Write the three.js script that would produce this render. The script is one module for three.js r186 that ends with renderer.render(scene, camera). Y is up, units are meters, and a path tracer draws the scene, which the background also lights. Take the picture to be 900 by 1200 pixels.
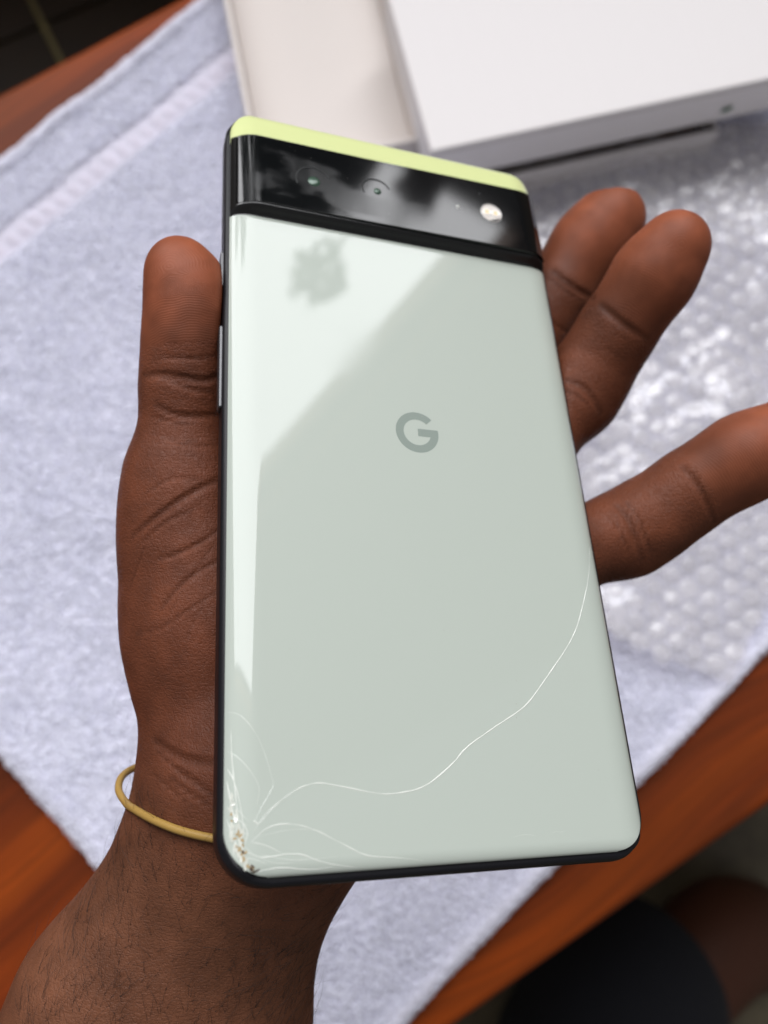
import * as THREE from 'three';
import { RectAreaLightUniformsLib } from 'three/addons/lights/RectAreaLightUniformsLib.js';
import { mergeGeometries, toCreasedNormals } from 'three/addons/utils/BufferGeometryUtils.js';
import { RoundedBoxGeometry } from 'three/addons/geometries/RoundedBoxGeometry.js';

// ---------------------------------------------------------------- camera, light, exposure
const FOCAL = 960, TABLE_Y = 0.5, EYE = 0.4;            // focal length in pixels of the 900 x 1200 picture, table height, eye above table
const scene = new THREE.Scene();
const camera = new THREE.PerspectiveCamera(2 * Math.atan(600 / FOCAL) * 180 / Math.PI, 0.75, 0.01, 30);
camera.position.set(0, TABLE_Y + EYE, 0);
camera.rotation.x = -79 * Math.PI / 180;
camera.focus = 0.150;
camera.userData.fStop = 11.5;
scene.add(camera);
camera.updateMatrixWorld(true);
scene.background = new THREE.Color().setRGB(0.165, 0.16, 0.16);
RectAreaLightUniformsLib.init();
const WALL_Z = -1.15;
const unseenDaylight = new THREE.RectAreaLight(new THREE.Color().setRGB(0.98, 0.98, 1.0), 5.3, 2.28, 2.66);  // stands for the unseen window, sized and placed to light the table
unseenDaylight.position.set(-0.25, 2.335, WALL_Z - 0.20);
unseenDaylight.lookAt(-0.25, 2.335, 1);
unseenDaylight.castShadow = true;
scene.add(unseenDaylight);
const renderer = new THREE.WebGLRenderer({ antialias: true });
renderer.toneMapping = THREE.LinearToneMapping;
renderer.toneMappingExposure = 1.38;
renderer.shadowMap.enabled = true;

// ---------------------------------------------------------------- helpers
const V = (x, y, z) => new THREE.Vector3(x, y, z);
const clamp = THREE.MathUtils.clamp, lerp = THREE.MathUtils.lerp, sstep = THREE.MathUtils.smoothstep;
function rng(seed) { let s = seed | 0; return () => { s = (s + 0x6d2b79f5) | 0; let t = Math.imul(s ^ (s >>> 15), 1 | s); t = (t + Math.imul(t ^ (t >>> 7), 61 | t)) ^ t; return ((t ^ (t >>> 14)) >>> 0) / 4294967296; }; }
function hash3(x, y, z) { let h = Math.imul(x, 374761393) ^ Math.imul(y, 668265263) ^ Math.imul(z, 1274126177); h = Math.imul(h ^ (h >>> 13), 1274126177); h ^= h >>> 16; return (h >>> 0) / 4294967296; }
function noise3(x, y, z) {                                                        // value noise, 0..1
  const xi = Math.floor(x), yi = Math.floor(y), zi = Math.floor(z); let u = x - xi, v = y - yi, w = z - zi;
  u = u * u * (3 - 2 * u); v = v * v * (3 - 2 * v); w = w * w * (3 - 2 * w);
  const h = (a, b, c) => hash3(xi + a, yi + b, zi + c);
  return lerp(lerp(lerp(h(0, 0, 0), h(1, 0, 0), u), lerp(h(0, 1, 0), h(1, 1, 0), u), v), lerp(lerp(h(0, 0, 1), h(1, 0, 1), u), lerp(h(0, 1, 1), h(1, 1, 1), u), v), w);
}
function pnoise2(x, y, px, py, s = 0) {                                           // periodic value noise
  const xi = Math.floor(x), yi = Math.floor(y); let u = x - xi, v = y - yi; u = u * u * (3 - 2 * u); v = v * v * (3 - 2 * v);
  const m = (a, n) => ((a % n) + n) % n, h = (a, b) => hash3(m(xi + a, px), m(yi + b, py), s);
  return lerp(lerp(h(0, 0), h(1, 0), u), lerp(h(0, 1), h(1, 1), u), v);
}
function fbm(x, y, z, o = 4) { let s = 0, a = 0.5, f = 1; for (let i = 0; i < o; i++) { s += a * noise3(x * f, y * f, z * f); a *= 0.5; f *= 2.03; } return s / (1 - Math.pow(0.5, o)); }
const S2L = (r, g, b) => new THREE.Color().setRGB(r / 255, g / 255, b / 255, THREE.SRGBColorSpace);
const counts = {};
const numbered = (n) => { const k = counts[n] = (counts[n] ?? -1) + 1; return k ? n + '_' + String(k).padStart(3, '0') : n; };
function part(name, geometry, material, parent) {
  const m = new THREE.Mesh(geometry, material); m.name = parent === scene ? numbered(name) : name; m.castShadow = m.receiveShadow = true; parent.add(m); return m;
}
function thing(name, label, category, pos = V(0, 0, 0)) { const g = new THREE.Group(); g.name = numbered(name); g.position.copy(pos); g.userData = { label, category }; scene.add(g); return g; }
function tag(o, label, category, group) { Object.assign(o.userData, { label, category }); if (group) o.userData.group = group; return o; }
function dataTex(w, h, fn, color = false, repeat = true) {
  const d = new Uint8Array(w * h * 4);
  for (let y = 0, i = 0; y < h; y++) for (let x = 0; x < w; x++, i += 4) { const c = fn(x / w, y / h, x, y); if (c.length) { d[i] = clamp(c[0], 0, 255); d[i + 1] = clamp(c[1], 0, 255); d[i + 2] = clamp(c[2], 0, 255); } else d[i] = d[i + 1] = d[i + 2] = clamp(c, 0, 255); d[i + 3] = 255; }
  const t = new THREE.DataTexture(d, w, h); t.magFilter = THREE.LinearFilter; t.minFilter = THREE.LinearFilter; if (color) t.colorSpace = THREE.SRGBColorSpace;
  if (repeat) t.wrapS = t.wrapT = THREE.RepeatWrapping; t.needsUpdate = true; return t;
}
function gridGeo(nu, nv, fn, uvFn) {                                              // (u,v in 0..1) -> Vector3
  const p = [], uv = [], ix = [];
  for (let j = 0; j <= nv; j++) for (let i = 0; i <= nu; i++) { const q = fn(i / nu, j / nv, i, j); p.push(q.x, q.y, q.z); const t = uvFn ? uvFn(i / nu, j / nv, q) : [i / nu, j / nv]; uv.push(t[0], t[1]); }
  for (let j = 0; j < nv; j++) for (let i = 0; i < nu; i++) { const a = j * (nu + 1) + i, b = a + 1, c = a + nu + 1, d = c + 1; ix.push(a, b, d, a, d, c); }
  const g = new THREE.BufferGeometry(); g.setAttribute('position', new THREE.Float32BufferAttribute(p, 3)); g.setAttribute('uv', new THREE.Float32BufferAttribute(uv, 2)); g.setIndex(ix); g.computeVertexNormals(); return g;
}
function boxGeo(w, h, d, r, x = 0, y = 0, z = 0) { const g = r ? new RoundedBoxGeometry(w, h, d, 3, r) : new THREE.BoxGeometry(w, h, d); g.translate(x, y, z); return g; }
function uvMetres(g) {                                                            // box mapping in metres
  const p = g.attributes.position, n = g.attributes.normal, uv = new Float32Array(p.count * 2);
  for (let i = 0; i < p.count; i++) { const a = Math.abs(n.getX(i)), b = Math.abs(n.getY(i)), c = Math.abs(n.getZ(i)); const x = p.getX(i), y = p.getY(i), z = p.getZ(i);
    if (b >= a && b >= c) { uv[2 * i] = x; uv[2 * i + 1] = z; } else if (a >= c) { uv[2 * i] = z; uv[2 * i + 1] = y; } else { uv[2 * i] = x; uv[2 * i + 1] = y; } }
  g.setAttribute('uv', new THREE.BufferAttribute(uv, 2)); return g;
}
// a pixel of the picture -> a ray from the eye; used to survey where things stand
const eyePoint = (px, py, d) => V((px - 450) / FOCAL * d, (600 - py) / FOCAL * d, -d);            // in the eye's axes, metres
const toWorld = (v) => v.clone().applyMatrix4(camera.matrixWorld);
function onTable(px, py, h = 0) { const o = camera.position, d = toWorld(eyePoint(px, py, 1)).sub(o); return o.clone().addScaledVector(d, (TABLE_Y + h - o.y) / d.y); }

// ---------------------------------------------------------------- floor, out-of-view wall and window
const mats = {};
const std = (o) => new THREE.MeshStandardMaterial(o), phys = (o) => new THREE.MeshPhysicalMaterial(o);
{
  const grain = dataTex(256, 256, (u, v) => { const n = 0.5 * pnoise2(u * 8, v * 8, 8, 8, 3) + 0.3 * pnoise2(u * 32, v * 32, 32, 32, 4) + 0.2 * pnoise2(u * 128, v * 128, 128, 128, 5); const k = 0.72 + 0.5 * n; return [100 * k, 91 * k, 71 * k]; }, true);
  grain.repeat.set(1 / 0.3, 1 / 0.3);
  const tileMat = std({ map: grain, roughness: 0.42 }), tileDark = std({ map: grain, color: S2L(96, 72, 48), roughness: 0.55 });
  const floor = part('floor', boxGeo(4.4, 0.02, 3.4, 0, 0, -0.014, 0.45), std({ color: S2L(150, 138, 96), roughness: 0.85 }), scene);
  floor.userData.kind = 'structure';
  const tg = uvMetres(boxGeo(0.393, 0.008, 0.393, 0.0012));
  const R = rng(5), turn = 26.9 * Math.PI / 180;
  for (let i = -7; i <= 7; i++) for (let j = -7; j <= 9; j++) {
    const u = (i + 0.5) * 0.4, v = (j + 0.5) * 0.4, x = -0.43 + u * Math.cos(turn) + v * Math.sin(turn), z = -0.80 - u * Math.sin(turn) + v * Math.cos(turn);
    if (z < WALL_Z - 0.12 || z > 1.85 || Math.abs(x) > 1.9) continue;
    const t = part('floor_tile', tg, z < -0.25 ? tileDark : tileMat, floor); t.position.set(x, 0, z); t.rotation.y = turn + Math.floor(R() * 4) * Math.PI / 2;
  }
  // unseen wall and window, placed to light the table and mirror in the glass
  const wallMat = std({ color: S2L(150, 122, 88), roughness: 0.9, bumpMap: dataTex(128, 128, (u, v) => 255 * (0.6 * pnoise2(u * 16, v * 16, 16, 16, 8) + 0.4 * pnoise2(u * 64, v * 64, 64, 64, 9))), bumpScale: 0.001 });
  const X0 = -1.3, X1 = 0.80, Y0 = 1.05, Y1 = 3.62;
  const zc = WALL_Z - 0.07, wt = 0.14;
  const wg = mergeGeometries([boxGeo(1.45, 3.9, wt, 0, X0 - 0.725, 1.95, zc), boxGeo(1.4, 3.9, wt, 0, X1 + 0.7, 1.95, zc), boxGeo(X1 - X0, Y0, wt, 0, (X0 + X1) / 2, Y0 / 2, zc), boxGeo(X1 - X0, 3.9 - Y1, wt, 0, (X0 + X1) / 2, (Y1 + 3.9) / 2, zc)]);
  const wall = part('wall', uvMetres(wg), wallMat, scene); wall.userData.kind = 'structure';
  const win = thing('window', 'tall open window out of view in the tan wall, placed to light the table and mirror in the phone', 'window', V(0, 0, 0));
  const fm = std({ color: S2L(110, 78, 50), roughness: 0.5 });
  for (const x of [X0 + 0.0225, X1 - 0.0225]) part('frame', boxGeo(0.045, Y1 - Y0 - 0.094, 0.06, 0.004, x, (Y0 + Y1) / 2, zc + 0.01), fm, win);
  for (const y of [Y0 + 0.0225, Y1 - 0.0225]) part('frame', boxGeo(X1 - X0 - 0.002, 0.045, 0.06, 0.004, (X0 + X1) / 2, y, zc + 0.01), fm, win);
  part('sill', boxGeo(X1 - X0 + 0.1, 0.03, 0.10, 0.006, (X0 + X1) / 2, Y0 - 0.017, WALL_Z + 0.052), fm, win);
  const sky = part('unseen_daylight_panel', new THREE.PlaneGeometry(2.28, 2.66), new THREE.MeshBasicMaterial({ color: new THREE.Color().setRGB(0.7, 0.72, 0.75) }), win);  // glowing panel out of view behind the opening, mirrored by the phone
  sky.position.set(-0.25, 2.335, WALL_Z - 0.215);
  // unseen plants on the sill, placed to make the dark blurs in the glass
  const leafMat = std({ color: new THREE.Color().setRGB(0.09, 0.13, 0.07), roughness: 0.7, side: THREE.DoubleSide });
  const leaf = gridGeo(4, 6, (u, v) => { const w = Math.sin(Math.PI * Math.pow(v, 0.8)) * 0.009; return V((u - 0.5) * 2 * w, v * 0.024, -0.008 * v * v + 0.003 * Math.abs(u - 0.5)); });
  const pot = thing('unseen_potted_plant', 'small round leafy plant in a clay pot, out of view on the window sill, placed to darken the phone reflection', 'plant', V(0.50, Y0 - 0.002, WALL_Z + 0.055));  // out of view, placed for the dark blur in the back glass
  part('pot', new THREE.LatheGeometry([[0.001, 0], [0.03, 0], [0.034, 0.04], [0.038, 0.042], [0.038, 0.052], [0.034, 0.052], [0.033, 0.045], [0.001, 0.045]].map((a) => new THREE.Vector2(...a)), 28), std({ color: S2L(110, 65, 45), roughness: 0.85 }), pot);
  part('stem', new THREE.TubeGeometry(new THREE.CatmullRomCurve3([V(0, 0.04, 0), V(0.004, 0.12, 0.003), V(-0.003, 0.2, 0), V(0, 0.28, 0.003)]), 12, 0.004, 6), leafMat, pot);
  for (let i = 0; i < 95; i++) { const l = part('leaf', leaf, leafMat, pot), a = R() * 6.283, q = Math.cbrt(R()), c = R() * 2 - 1, sn = Math.sqrt(1 - c * c); l.position.set(0.045 * q * sn * Math.cos(a), 0.295 + 0.06 * q * c, 0.045 * q * sn * Math.sin(a)); l.rotation.set((R() - 0.5) * 2.8, R() * 6.28, (R() - 0.5) * 2.4); }
  const trough = thing('unseen_planter_box', 'long dark planter box with bushy leaves out of view on the window sill, placed to darken the camera bar reflection', 'planter', V(-0.10, Y0 - 0.002, WALL_Z + 0.05));  // out of view, placed to darken the left of the bar's reflection
  part('box', mergeGeometries([boxGeo(1.02, 0.012, 0.085, 0, 0, 0.006, 0), boxGeo(1.02, 0.065, 0.012, 0, 0, 0.0446, 0.0365), boxGeo(1.02, 0.065, 0.012, 0, 0, 0.0446, -0.0365), boxGeo(0.012, 0.065, 0.0608, 0, 0.504, 0.0446, 0), boxGeo(0.012, 0.065, 0.0608, 0, -0.504, 0.0446, 0)]), std({ color: S2L(52, 40, 32), roughness: 0.7 }), trough);
  const bush = [];
  for (let i = 0; i < 1200; i++) { const g = leaf.clone(), x = lerp(-0.48, 0.50, R()), top = lerp(0.155, 0.34, sstep(0.22 - x, 0, 0.14)) * (0.72 + 0.45 * noise3(x * 16, 1, 7)); g.scale(2, 2, 2); g.rotateX((R() - 0.5) * 2.6); g.rotateY(R() * 6.28); g.translate(x, 0.05 + top * R(), (R() - 0.5) * 0.09); bush.push(g); }
  part('foliage', mergeGeometries(bush), leafMat, trough).userData.kind = 'stuff';
  part('soil', boxGeo(0.994, 0.04, 0.0606, 0, 0, 0.0325, 0), std({ color: S2L(50, 38, 28), roughness: 1 }), trough);
}

// ---------------------------------------------------------------- wooden table
const tA = onTable(0, 107), tB = onTable(150, 27.5), tC = onTable(540, 1200), tD = onTable(900, 947);
const gdir = tB.clone().sub(tA).normalize().add(tD.clone().sub(tC).normalize()).normalize();            // along the table's long edges
const gper = V(-gdir.z, 0, gdir.x);
const tMid = tA.clone().lerp(tC, 0.5), tWide = Math.abs(tC.clone().sub(tA).dot(gper));
{
  const wood = dataTex(1024, 1024, (u, v) => {
    const warp = 0.02 * Math.sin(u * 6.283 * 2 + 6 * pnoise2(u * 3, v * 6, 3, 6, 11)) + 0.03 * pnoise2(u * 4, v * 8, 4, 8, 12);
    const y = v + warp, ring = pnoise2(u * 2, y * 26, 2, 26, 13), fib = pnoise2(u * 8, y * 190, 8, 190, 14), fine = pnoise2(u * 26, y * 480, 26, 480, 15), blotch = pnoise2(u * 5, v * 7, 5, 7, 16);
    let k = 0.80 + 0.34 * (ring - 0.5) + 0.16 * (fib - 0.5) + 0.10 * (fine - 0.5) + 0.22 * (blotch - 0.5);
    if (fine > 0.82) k -= 0.08;
    return [137 * k, (50 + 9 * ring) * k, (2 + 3 * blotch) * k];
  }, true);
  wood.repeat.set(1 / 0.5, 1 / 0.36);
  const bump = dataTex(512, 512, (u, v) => 128 + 60 * (pnoise2(u * 10, v * 160, 10, 160, 17) - 0.5) + 50 * (pnoise2(u * 4, v * 30, 4, 30, 18) - 0.5)); bump.repeat.set(1 / 0.5, 1 / 0.36);
  const wm = phys({ map: wood, roughness: 0.55, specularIntensity: 0.45, bumpMap: bump, bumpScale: 0.0003 });
  const table = thing('wooden_table', 'low reddish brown wooden table under the white towel', 'table', V(tMid.x, 0, tMid.z));
  table.rotation.y = Math.atan2(-gdir.z, gdir.x);
  const top = part('tabletop', uvMetres(boxGeo(1.5, 0.03, tWide, 0.005, 0.0, TABLE_Y - 0.015, 0)), wm, table);
  for (const sz of [-1, 1]) part('apron', uvMetres(boxGeo(1.28, 0.06, 0.02, 0.002, 0, TABLE_Y - 0.0605, sz * (tWide / 2 - 0.05))), wm, table);
  for (const sx of [-1, 1]) for (const sz of [-1, 1]) part('leg', uvMetres(boxGeo(0.05, TABLE_Y - 0.031 - 0.004, 0.05, 0.004, sx * 0.68, (TABLE_Y - 0.027) / 2, sz * (tWide / 2 - 0.05))), wm, table);
}

// ---------------------------------------------------------------- white terry towel
const twL = onTable(-352, 457), twB = onTable(359, 1325);
const te1 = twB.clone().sub(twL); const twW = te1.length(); te1.normalize();
const te2 = V(te1.z, 0, -te1.x);
const TOWEL_H = 0.0042;
{
  const len = 0.74, bandA = 0.036, bandB = 0.052;                                   // s across (from the left edge), t along te2; the woven band runs along the upper-left edge
  const height = (s, t) => {
    const e = Math.min(s, twW - s, t, len - t); let h = TOWEL_H * (1 - Math.pow(1 - clamp(e / 0.006, 0, 1), 3));
    if (e < 0.012) h += 0.0016 * Math.sin(Math.PI * clamp(e / 0.012, 0, 1));            // hem
    h += 0.0022 * (fbm(s * 30, t * 30, 1, 3) - 0.5) * clamp(e / 0.02, 0, 1) + 0.0075 * Math.pow(noise3(s * 11, t * 13, 27), 2) * clamp(e / 0.05, 0, 1) * sstep(twL.z + te1.z * s + te2.z * t, -0.24, -0.16) * sstep(0.05 - (twL.x + te1.x * s + te2.x * t), 0, 0.05) + 0.0014 * (fbm(s * 120, t * 120, 5, 2) - 0.5);
    if (s > bandA - 0.001 && s < bandB + 0.001) h -= 0.0006;
    return Math.max(h, 0.0003);
  };
  const wavy = (a, b, k) => 0.0042 * (noise3(a * 9, b * 5, k) - 0.5) + 0.0022 * (noise3(a * 34, b * 20, k + 1) - 0.5);                // the edges are not ruler-straight
  const at = (s, t) => twL.clone().addScaledVector(te1, s + 0.004 * clamp(1 - s / 0.1, 0, 1) + wavy(t, s, 30)).addScaledVector(te2, t + wavy(s, t, 33)).setY(TABLE_Y + height(s, t));
  const cloth = dataTex(512, 512, (u, v) => { const k = 0.90 + 0.12 * pnoise2(u * 180, v * 180, 180, 180, 21) + 0.05 * (pnoise2(u * 24, v * 24, 24, 24, 22) - 0.5); return [218 * k, 217 * k, 232 * k]; }, true); cloth.repeat.set(1 / 0.2, 1 / 0.2);
  const cm = phys({ map: cloth, roughness: 1, sheen: 0.4, sheenRoughness: 0.7, sheenColor: new THREE.Color(0.9, 0.9, 1) });
  const towel = thing('terry_towel', 'white terry towel spread flat over the wooden table', 'towel');
  part('cloth', gridGeo(260, 420, (u, v) => at(u * twW, v * len), (u, v) => [u * twW, v * len]), cm, towel);
  // loops
  const loop = new THREE.TorusGeometry(0.00125, 0.00042, 4, 5, Math.PI);
  const R = rng(77), step = 0.00175, list = [];
  const m4 = new THREE.Matrix4(), q = new THREE.Quaternion(), e = new THREE.Euler(), sc = V(1, 1, 1);
  for (let s = 0.0015; s < twW - 0.0015; s += step) for (let t = 0.002; t < len - 0.002; t += step) {
    if (s > bandA && s < bandB) continue;
    const a = s + (R() - 0.5) * 0.0016, b = t + (R() - 0.5) * 0.0016, p = at(a, b); p.y -= 0.0002;
    const n1 = noise3(a * 260, b * 260, 3), n2 = noise3(a * 260, b * 260, 9), n3 = fbm(a * 90, b * 90, 17, 2);
    e.set((n1 - 0.5) * 1.6 + (R() - 0.5) * 0.7, R() * 6.283, (n2 - 0.5) * 1.6 + (R() - 0.5) * 0.7); q.setFromEuler(e);
    const rim = Math.min(s, twW - s, t, len - t) < 0.009, k = (0.75 + 0.75 * n3 + 0.25 * R()) * (rim ? 0.7 : 1); if (rim) p.y += 0.0009; sc.set(0.85 + 0.3 * R(), k * 0.95, 1.0); list.push(m4.compose(p, q, sc).clone());
  }
  const pile = new THREE.InstancedMesh(loop, phys({ color: S2L(240, 241, 254), roughness: 1, sheen: 0.3, sheenColor: new THREE.Color(0.9, 0.9, 1) }), list.length);
  list.forEach((m, i) => pile.setMatrixAt(i, m)); pile.name = 'pile_loops'; pile.userData.kind = 'stuff'; pile.castShadow = pile.receiveShadow = true; towel.add(pile);
  // woven band with small ribs
  const rib = gridGeo(10, 600, (u, v) => { const s = lerp(bandA + 0.001, bandB - 0.001, u), t = v * len; const p = at(s, t); const c = Math.floor(t / 0.0042) % 2 === 0 && u > 0.25 && u < 0.8; p.y += 0.0001 + (c ? 0.0009 : 0) + 0.0004 * Math.sin(u * 40); return p; }, (u, v) => [u * 0.02, v * len]);
  part('woven_band', rib, std({ color: S2L(214, 209, 224), roughness: 0.95 }), towel);
  for (const [s0, s1] of [[0.0008, 0.009], [twW - 0.009, twW - 0.0008]]) part('hem', gridGeo(8, 300, (u, v) => { const p = at(lerp(s0, s1, u), lerp(0.002, len - 0.002, v)); p.y = Math.max(p.y, TABLE_Y + 0.001) + 0.0014 * Math.sin(Math.PI * u) + 0.0007 * noise3(v * 300, u * 3, 4); return p; }, (u, v) => [u * 0.01, v * len]), cm, towel);
}
const T0 = TOWEL_H + 0.0015;                                                       // what stands on the towel

// ---------------------------------------------------------------- white boxes
{
  const paper = dataTex(128, 128, (u, v) => 255 * (0.93 + 0.07 * pnoise2(u * 64, v * 64, 64, 64, 31)), true); paper.repeat.set(20, 20);
  const white = std({ map: paper, color: S2L(232, 228, 228), roughness: 0.62 });
  const inner = std({ map: paper, color: S2L(228, 220, 215), roughness: 0.75 });
  const frameAt = (a, b, h) => { const x = b.clone().sub(a).setY(0).normalize(); return { o: a, x, ang: Math.atan2(-x.z, x.x) }; };
  // the closed lid, top right
  const H = 0.056, A = onTable(505, 178, H), F = onTable(900, 93, H), L = 0.205, W = 0.094, lidH = 0.025;
  const fr = frameAt(A, F, H);
  const lid = thing('white_box', 'larger closed white box with a green mark, on top of a smaller box', 'box', V(A.x, TABLE_Y + H, A.z)); lid.rotation.y = fr.ang;
  part('top_panel', boxGeo(L, 0.003, W, 0.0012, L / 2, -0.0015, -W / 2), white, lid);
  const side = (w, d, x, z) => part('side_panel', boxGeo(w, lidH - 0.003, d, 0.0008, x, -0.0031 - (lidH - 0.003) / 2, z), white, lid);
  side(L, 0.002, L / 2, -0.001); side(L, 0.002, L / 2, -W + 0.001); side(0.002, W - 0.0044, 0.001, -W / 2); side(0.002, W - 0.0044, L - 0.001, -W / 2);
  const mark = part('green_mark', new THREE.CircleGeometry(0.0024, 20).scale(1.25, 0.75, 1), std({ color: S2L(20, 90, 50), roughness: 0.6 }), lid); mark.position.set(0.152, -0.0165, 0.0006); mark.rotation.z = 0.25;
  // the smaller box under it
  const bH = H - lidH - 0.009 - T0, bL = 0.152;
  const base = thing('small_box', 'smaller white box under the overhanging lid', 'box', V(A.x, TABLE_Y + T0, A.z)); base.rotation.y = fr.ang;
  const b0 = 0.004, bz = 0.0008;
  const bD = W - 0.012, kraft = std({ map: paper, color: S2L(112, 92, 76), roughness: 0.9 });
  const wallOf = (w, d, x, z) => boxGeo(w, bH, d, 0.0007, x, bH / 2, z);
  part('body', mergeGeometries([wallOf(bL, 0.002, b0 + bL / 2, bz - 0.001), wallOf(bL, 0.002, b0 + bL / 2, bz - bD + 0.001), wallOf(0.002, bD - 0.0042, b0 + 0.001, bz - bD / 2), wallOf(0.002, bD - 0.0042, b0 + bL - 0.001, bz - bD / 2)]), white, base);
  part('bottom_panel', boxGeo(bL - 0.005, 0.002, bD - 0.005, 0.0006, b0 + bL / 2, 0.0016, bz - bD / 2), kraft, base);
  part('inner_tray', boxGeo(bL - 0.03, bH + 0.004, bD - 0.04, 0.002, b0 + bL / 2, 0.003 + (bH + 0.004) / 2, bz - 0.006 - bD / 2), kraft, base);
  // the open tray, top middle
  const h2 = 0.030, l0 = onTable(262, 0, h2), l1 = onTable(287, 130, h2), r1 = onTable(462, 20, h2), ay = l1.clone().sub(l0).setY(0).normalize();
  const tr = thing('box_tray', 'open white box tray with a thin raised rim', 'tray', V(l1.x, TABLE_Y + T0, l1.z)); tr.rotation.y = Math.atan2(ay.x, ay.z);
  const w2 = Math.abs(r1.clone().sub(l1).dot(V(ay.z, 0, -ay.x))), hh = h2 - T0, d2 = 0.175, zf = 0.034;  // local: x across, -z away
  part('floor_panel', boxGeo(w2 - 0.0064, 0.002, d2 - 0.0064, 0.0006, w2 / 2, 0.006, zf - d2 / 2), inner, tr);
  for (const x of [0.0015, w2 - 0.0015]) part('side_wall', boxGeo(0.003, hh, d2, 0.0009, x, hh / 2, zf - d2 / 2), inner, tr);
  for (const z of [zf - 0.0015, zf - d2 + 0.0015]) part('end_wall', boxGeo(w2 - 0.0062, hh, 0.003, 0.0009, w2 / 2, hh / 2, z), inner, tr);
}

// ---------------------------------------------------------------- bubble wrap
{
  const wrap = thing('bubble_wrap', 'crumpled sheet of clear bubble wrap on the towel', 'bubble wrap');
  const poly = [[560, 205], [905, 150], [1060, 260], [1040, 480], [915, 660], [848, 800], [775, 772], [700, 735], [600, 640], [560, 420]].map(([x, y]) => { const p = onTable(x, y, T0); return [p.x, p.z]; });
  const inside = (x, z) => { let c = false; for (let i = 0, j = poly.length - 1; i < poly.length; j = i++) { const [a, b] = poly[i], [d, e] = poly[j]; if ((b > z) !== (e > z) && x < (d - a) * (z - b) / (e - b) + a) c = !c; } return c; };
  const hgt = (x, z) => 0.0014 + 0.016 * Math.pow(fbm(x * 24, z * 24, 40, 3), 1.6) + 0.0034 * fbm(x * 80, z * 80, 41, 2) + 0.0005 * noise3(x * 330, z * 330, 42);
  const film = phys({ color: new THREE.Color(0.97, 0.96, 0.96), roughness: 0.17, transmission: 0.78, thickness: 0, ior: 1.5, clearcoat: 1, clearcoatRoughness: 0.16, side: THREE.DoubleSide });
  const xs = poly.map((p) => p[0]), zs = poly.map((p) => p[1]), x0 = Math.min(...xs), x1 = Math.max(...xs), z0 = Math.min(...zs), z1 = Math.max(...zs);
  const n = 190, p = [], ix = [], id = new Map();
  const vid = (i, j) => { const k = i * 1000 + j; if (!id.has(k)) { const x = lerp(x0, x1, i / n), z = lerp(z0, z1, j / n); id.set(k, p.length / 3); p.push(x, TABLE_Y + T0 + hgt(x, z), z); } return id.get(k); };
  for (let i = 0; i < n; i++) for (let j = 0; j < n; j++) if (inside(lerp(x0, x1, (i + 0.5) / n), lerp(z0, z1, (j + 0.5) / n))) { const a = vid(i, j), b = vid(i + 1, j), c = vid(i, j + 1), d = vid(i + 1, j + 1); ix.push(a, c, b, b, c, d); }
  const g = new THREE.BufferGeometry(); g.setAttribute('position', new THREE.Float32BufferAttribute(p, 3)); g.setIndex(ix); g.computeVertexNormals();
  part('film', g, film, wrap);
  const R = rng(9), dome = [0, 1, 2].map((k) => new THREE.LatheGeometry([[0.0048, 0], [0.0046, 0.0012], [0.0038, 0.0026 - 0.0003 * k], [0.0022, 0.0034 - 0.0006 * k], [0.0001, 0.0036 - 0.0009 * k]].map((a) => new THREE.Vector2(...a)), 12));
  const pit = 0.0102, rot = 0.5, spots = [];
  for (let i = -40; i < 40; i++) for (let j = -40; j < 40; j++) { const u = (i + (j & 1) * 0.5) * pit, v = j * pit * 0.866; const x = (x0 + x1) / 2 + u * Math.cos(rot) - v * Math.sin(rot), z = (z0 + z1) / 2 + u * Math.sin(rot) + v * Math.cos(rot); const jx = x + (noise3(x * 60, z * 60, 44) - 0.5) * 0.005, jz = z + (noise3(x * 60, z * 60, 45) - 0.5) * 0.005; if (inside(jx, jz)) spots.push([jx, jz]); }
  spots.sort((a, b) => a[1] - b[1]);
  const keep = spots.slice(-300), rest = spots.slice(0, Math.max(0, spots.length - 300)), far = [];
  const place = (x, z) => { const e = 0.002, nn = V(-(hgt(x + e, z) - hgt(x - e, z)) / (2 * e), 1, -(hgt(x, z + e) - hgt(x, z - e)) / (2 * e)).normalize(); const q = new THREE.Quaternion().setFromUnitVectors(V(0, 1, 0), nn); const s = 0.86 + 0.18 * R(); nn.add(V((R() - 0.5) * 0.3, 0, (R() - 0.5) * 0.3)).normalize(); q.setFromUnitVectors(V(0, 1, 0), nn); return [V(x, TABLE_Y + T0 + hgt(x, z) + 0.0001, z), q, V(s, 0.22 + 0.5 * R(), s * (0.85 + 0.2 * R()))]; };
  keep.forEach(([x, z], i) => { const [a, b, c] = place(x, z), m = part('bubble', dome[i % 3], film, wrap); m.position.copy(a); m.quaternion.copy(b); m.scale.copy(c); });
  rest.forEach(([x, z], i) => { const [a, b, c] = place(x, z); far.push(dome[i % 3].clone().applyMatrix4(new THREE.Matrix4().compose(a, b, c))); });
  if (far.length) part('bubbles_at_the_edge', mergeGeometries(far), film, wrap).userData.kind = 'stuff';
}
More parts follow.
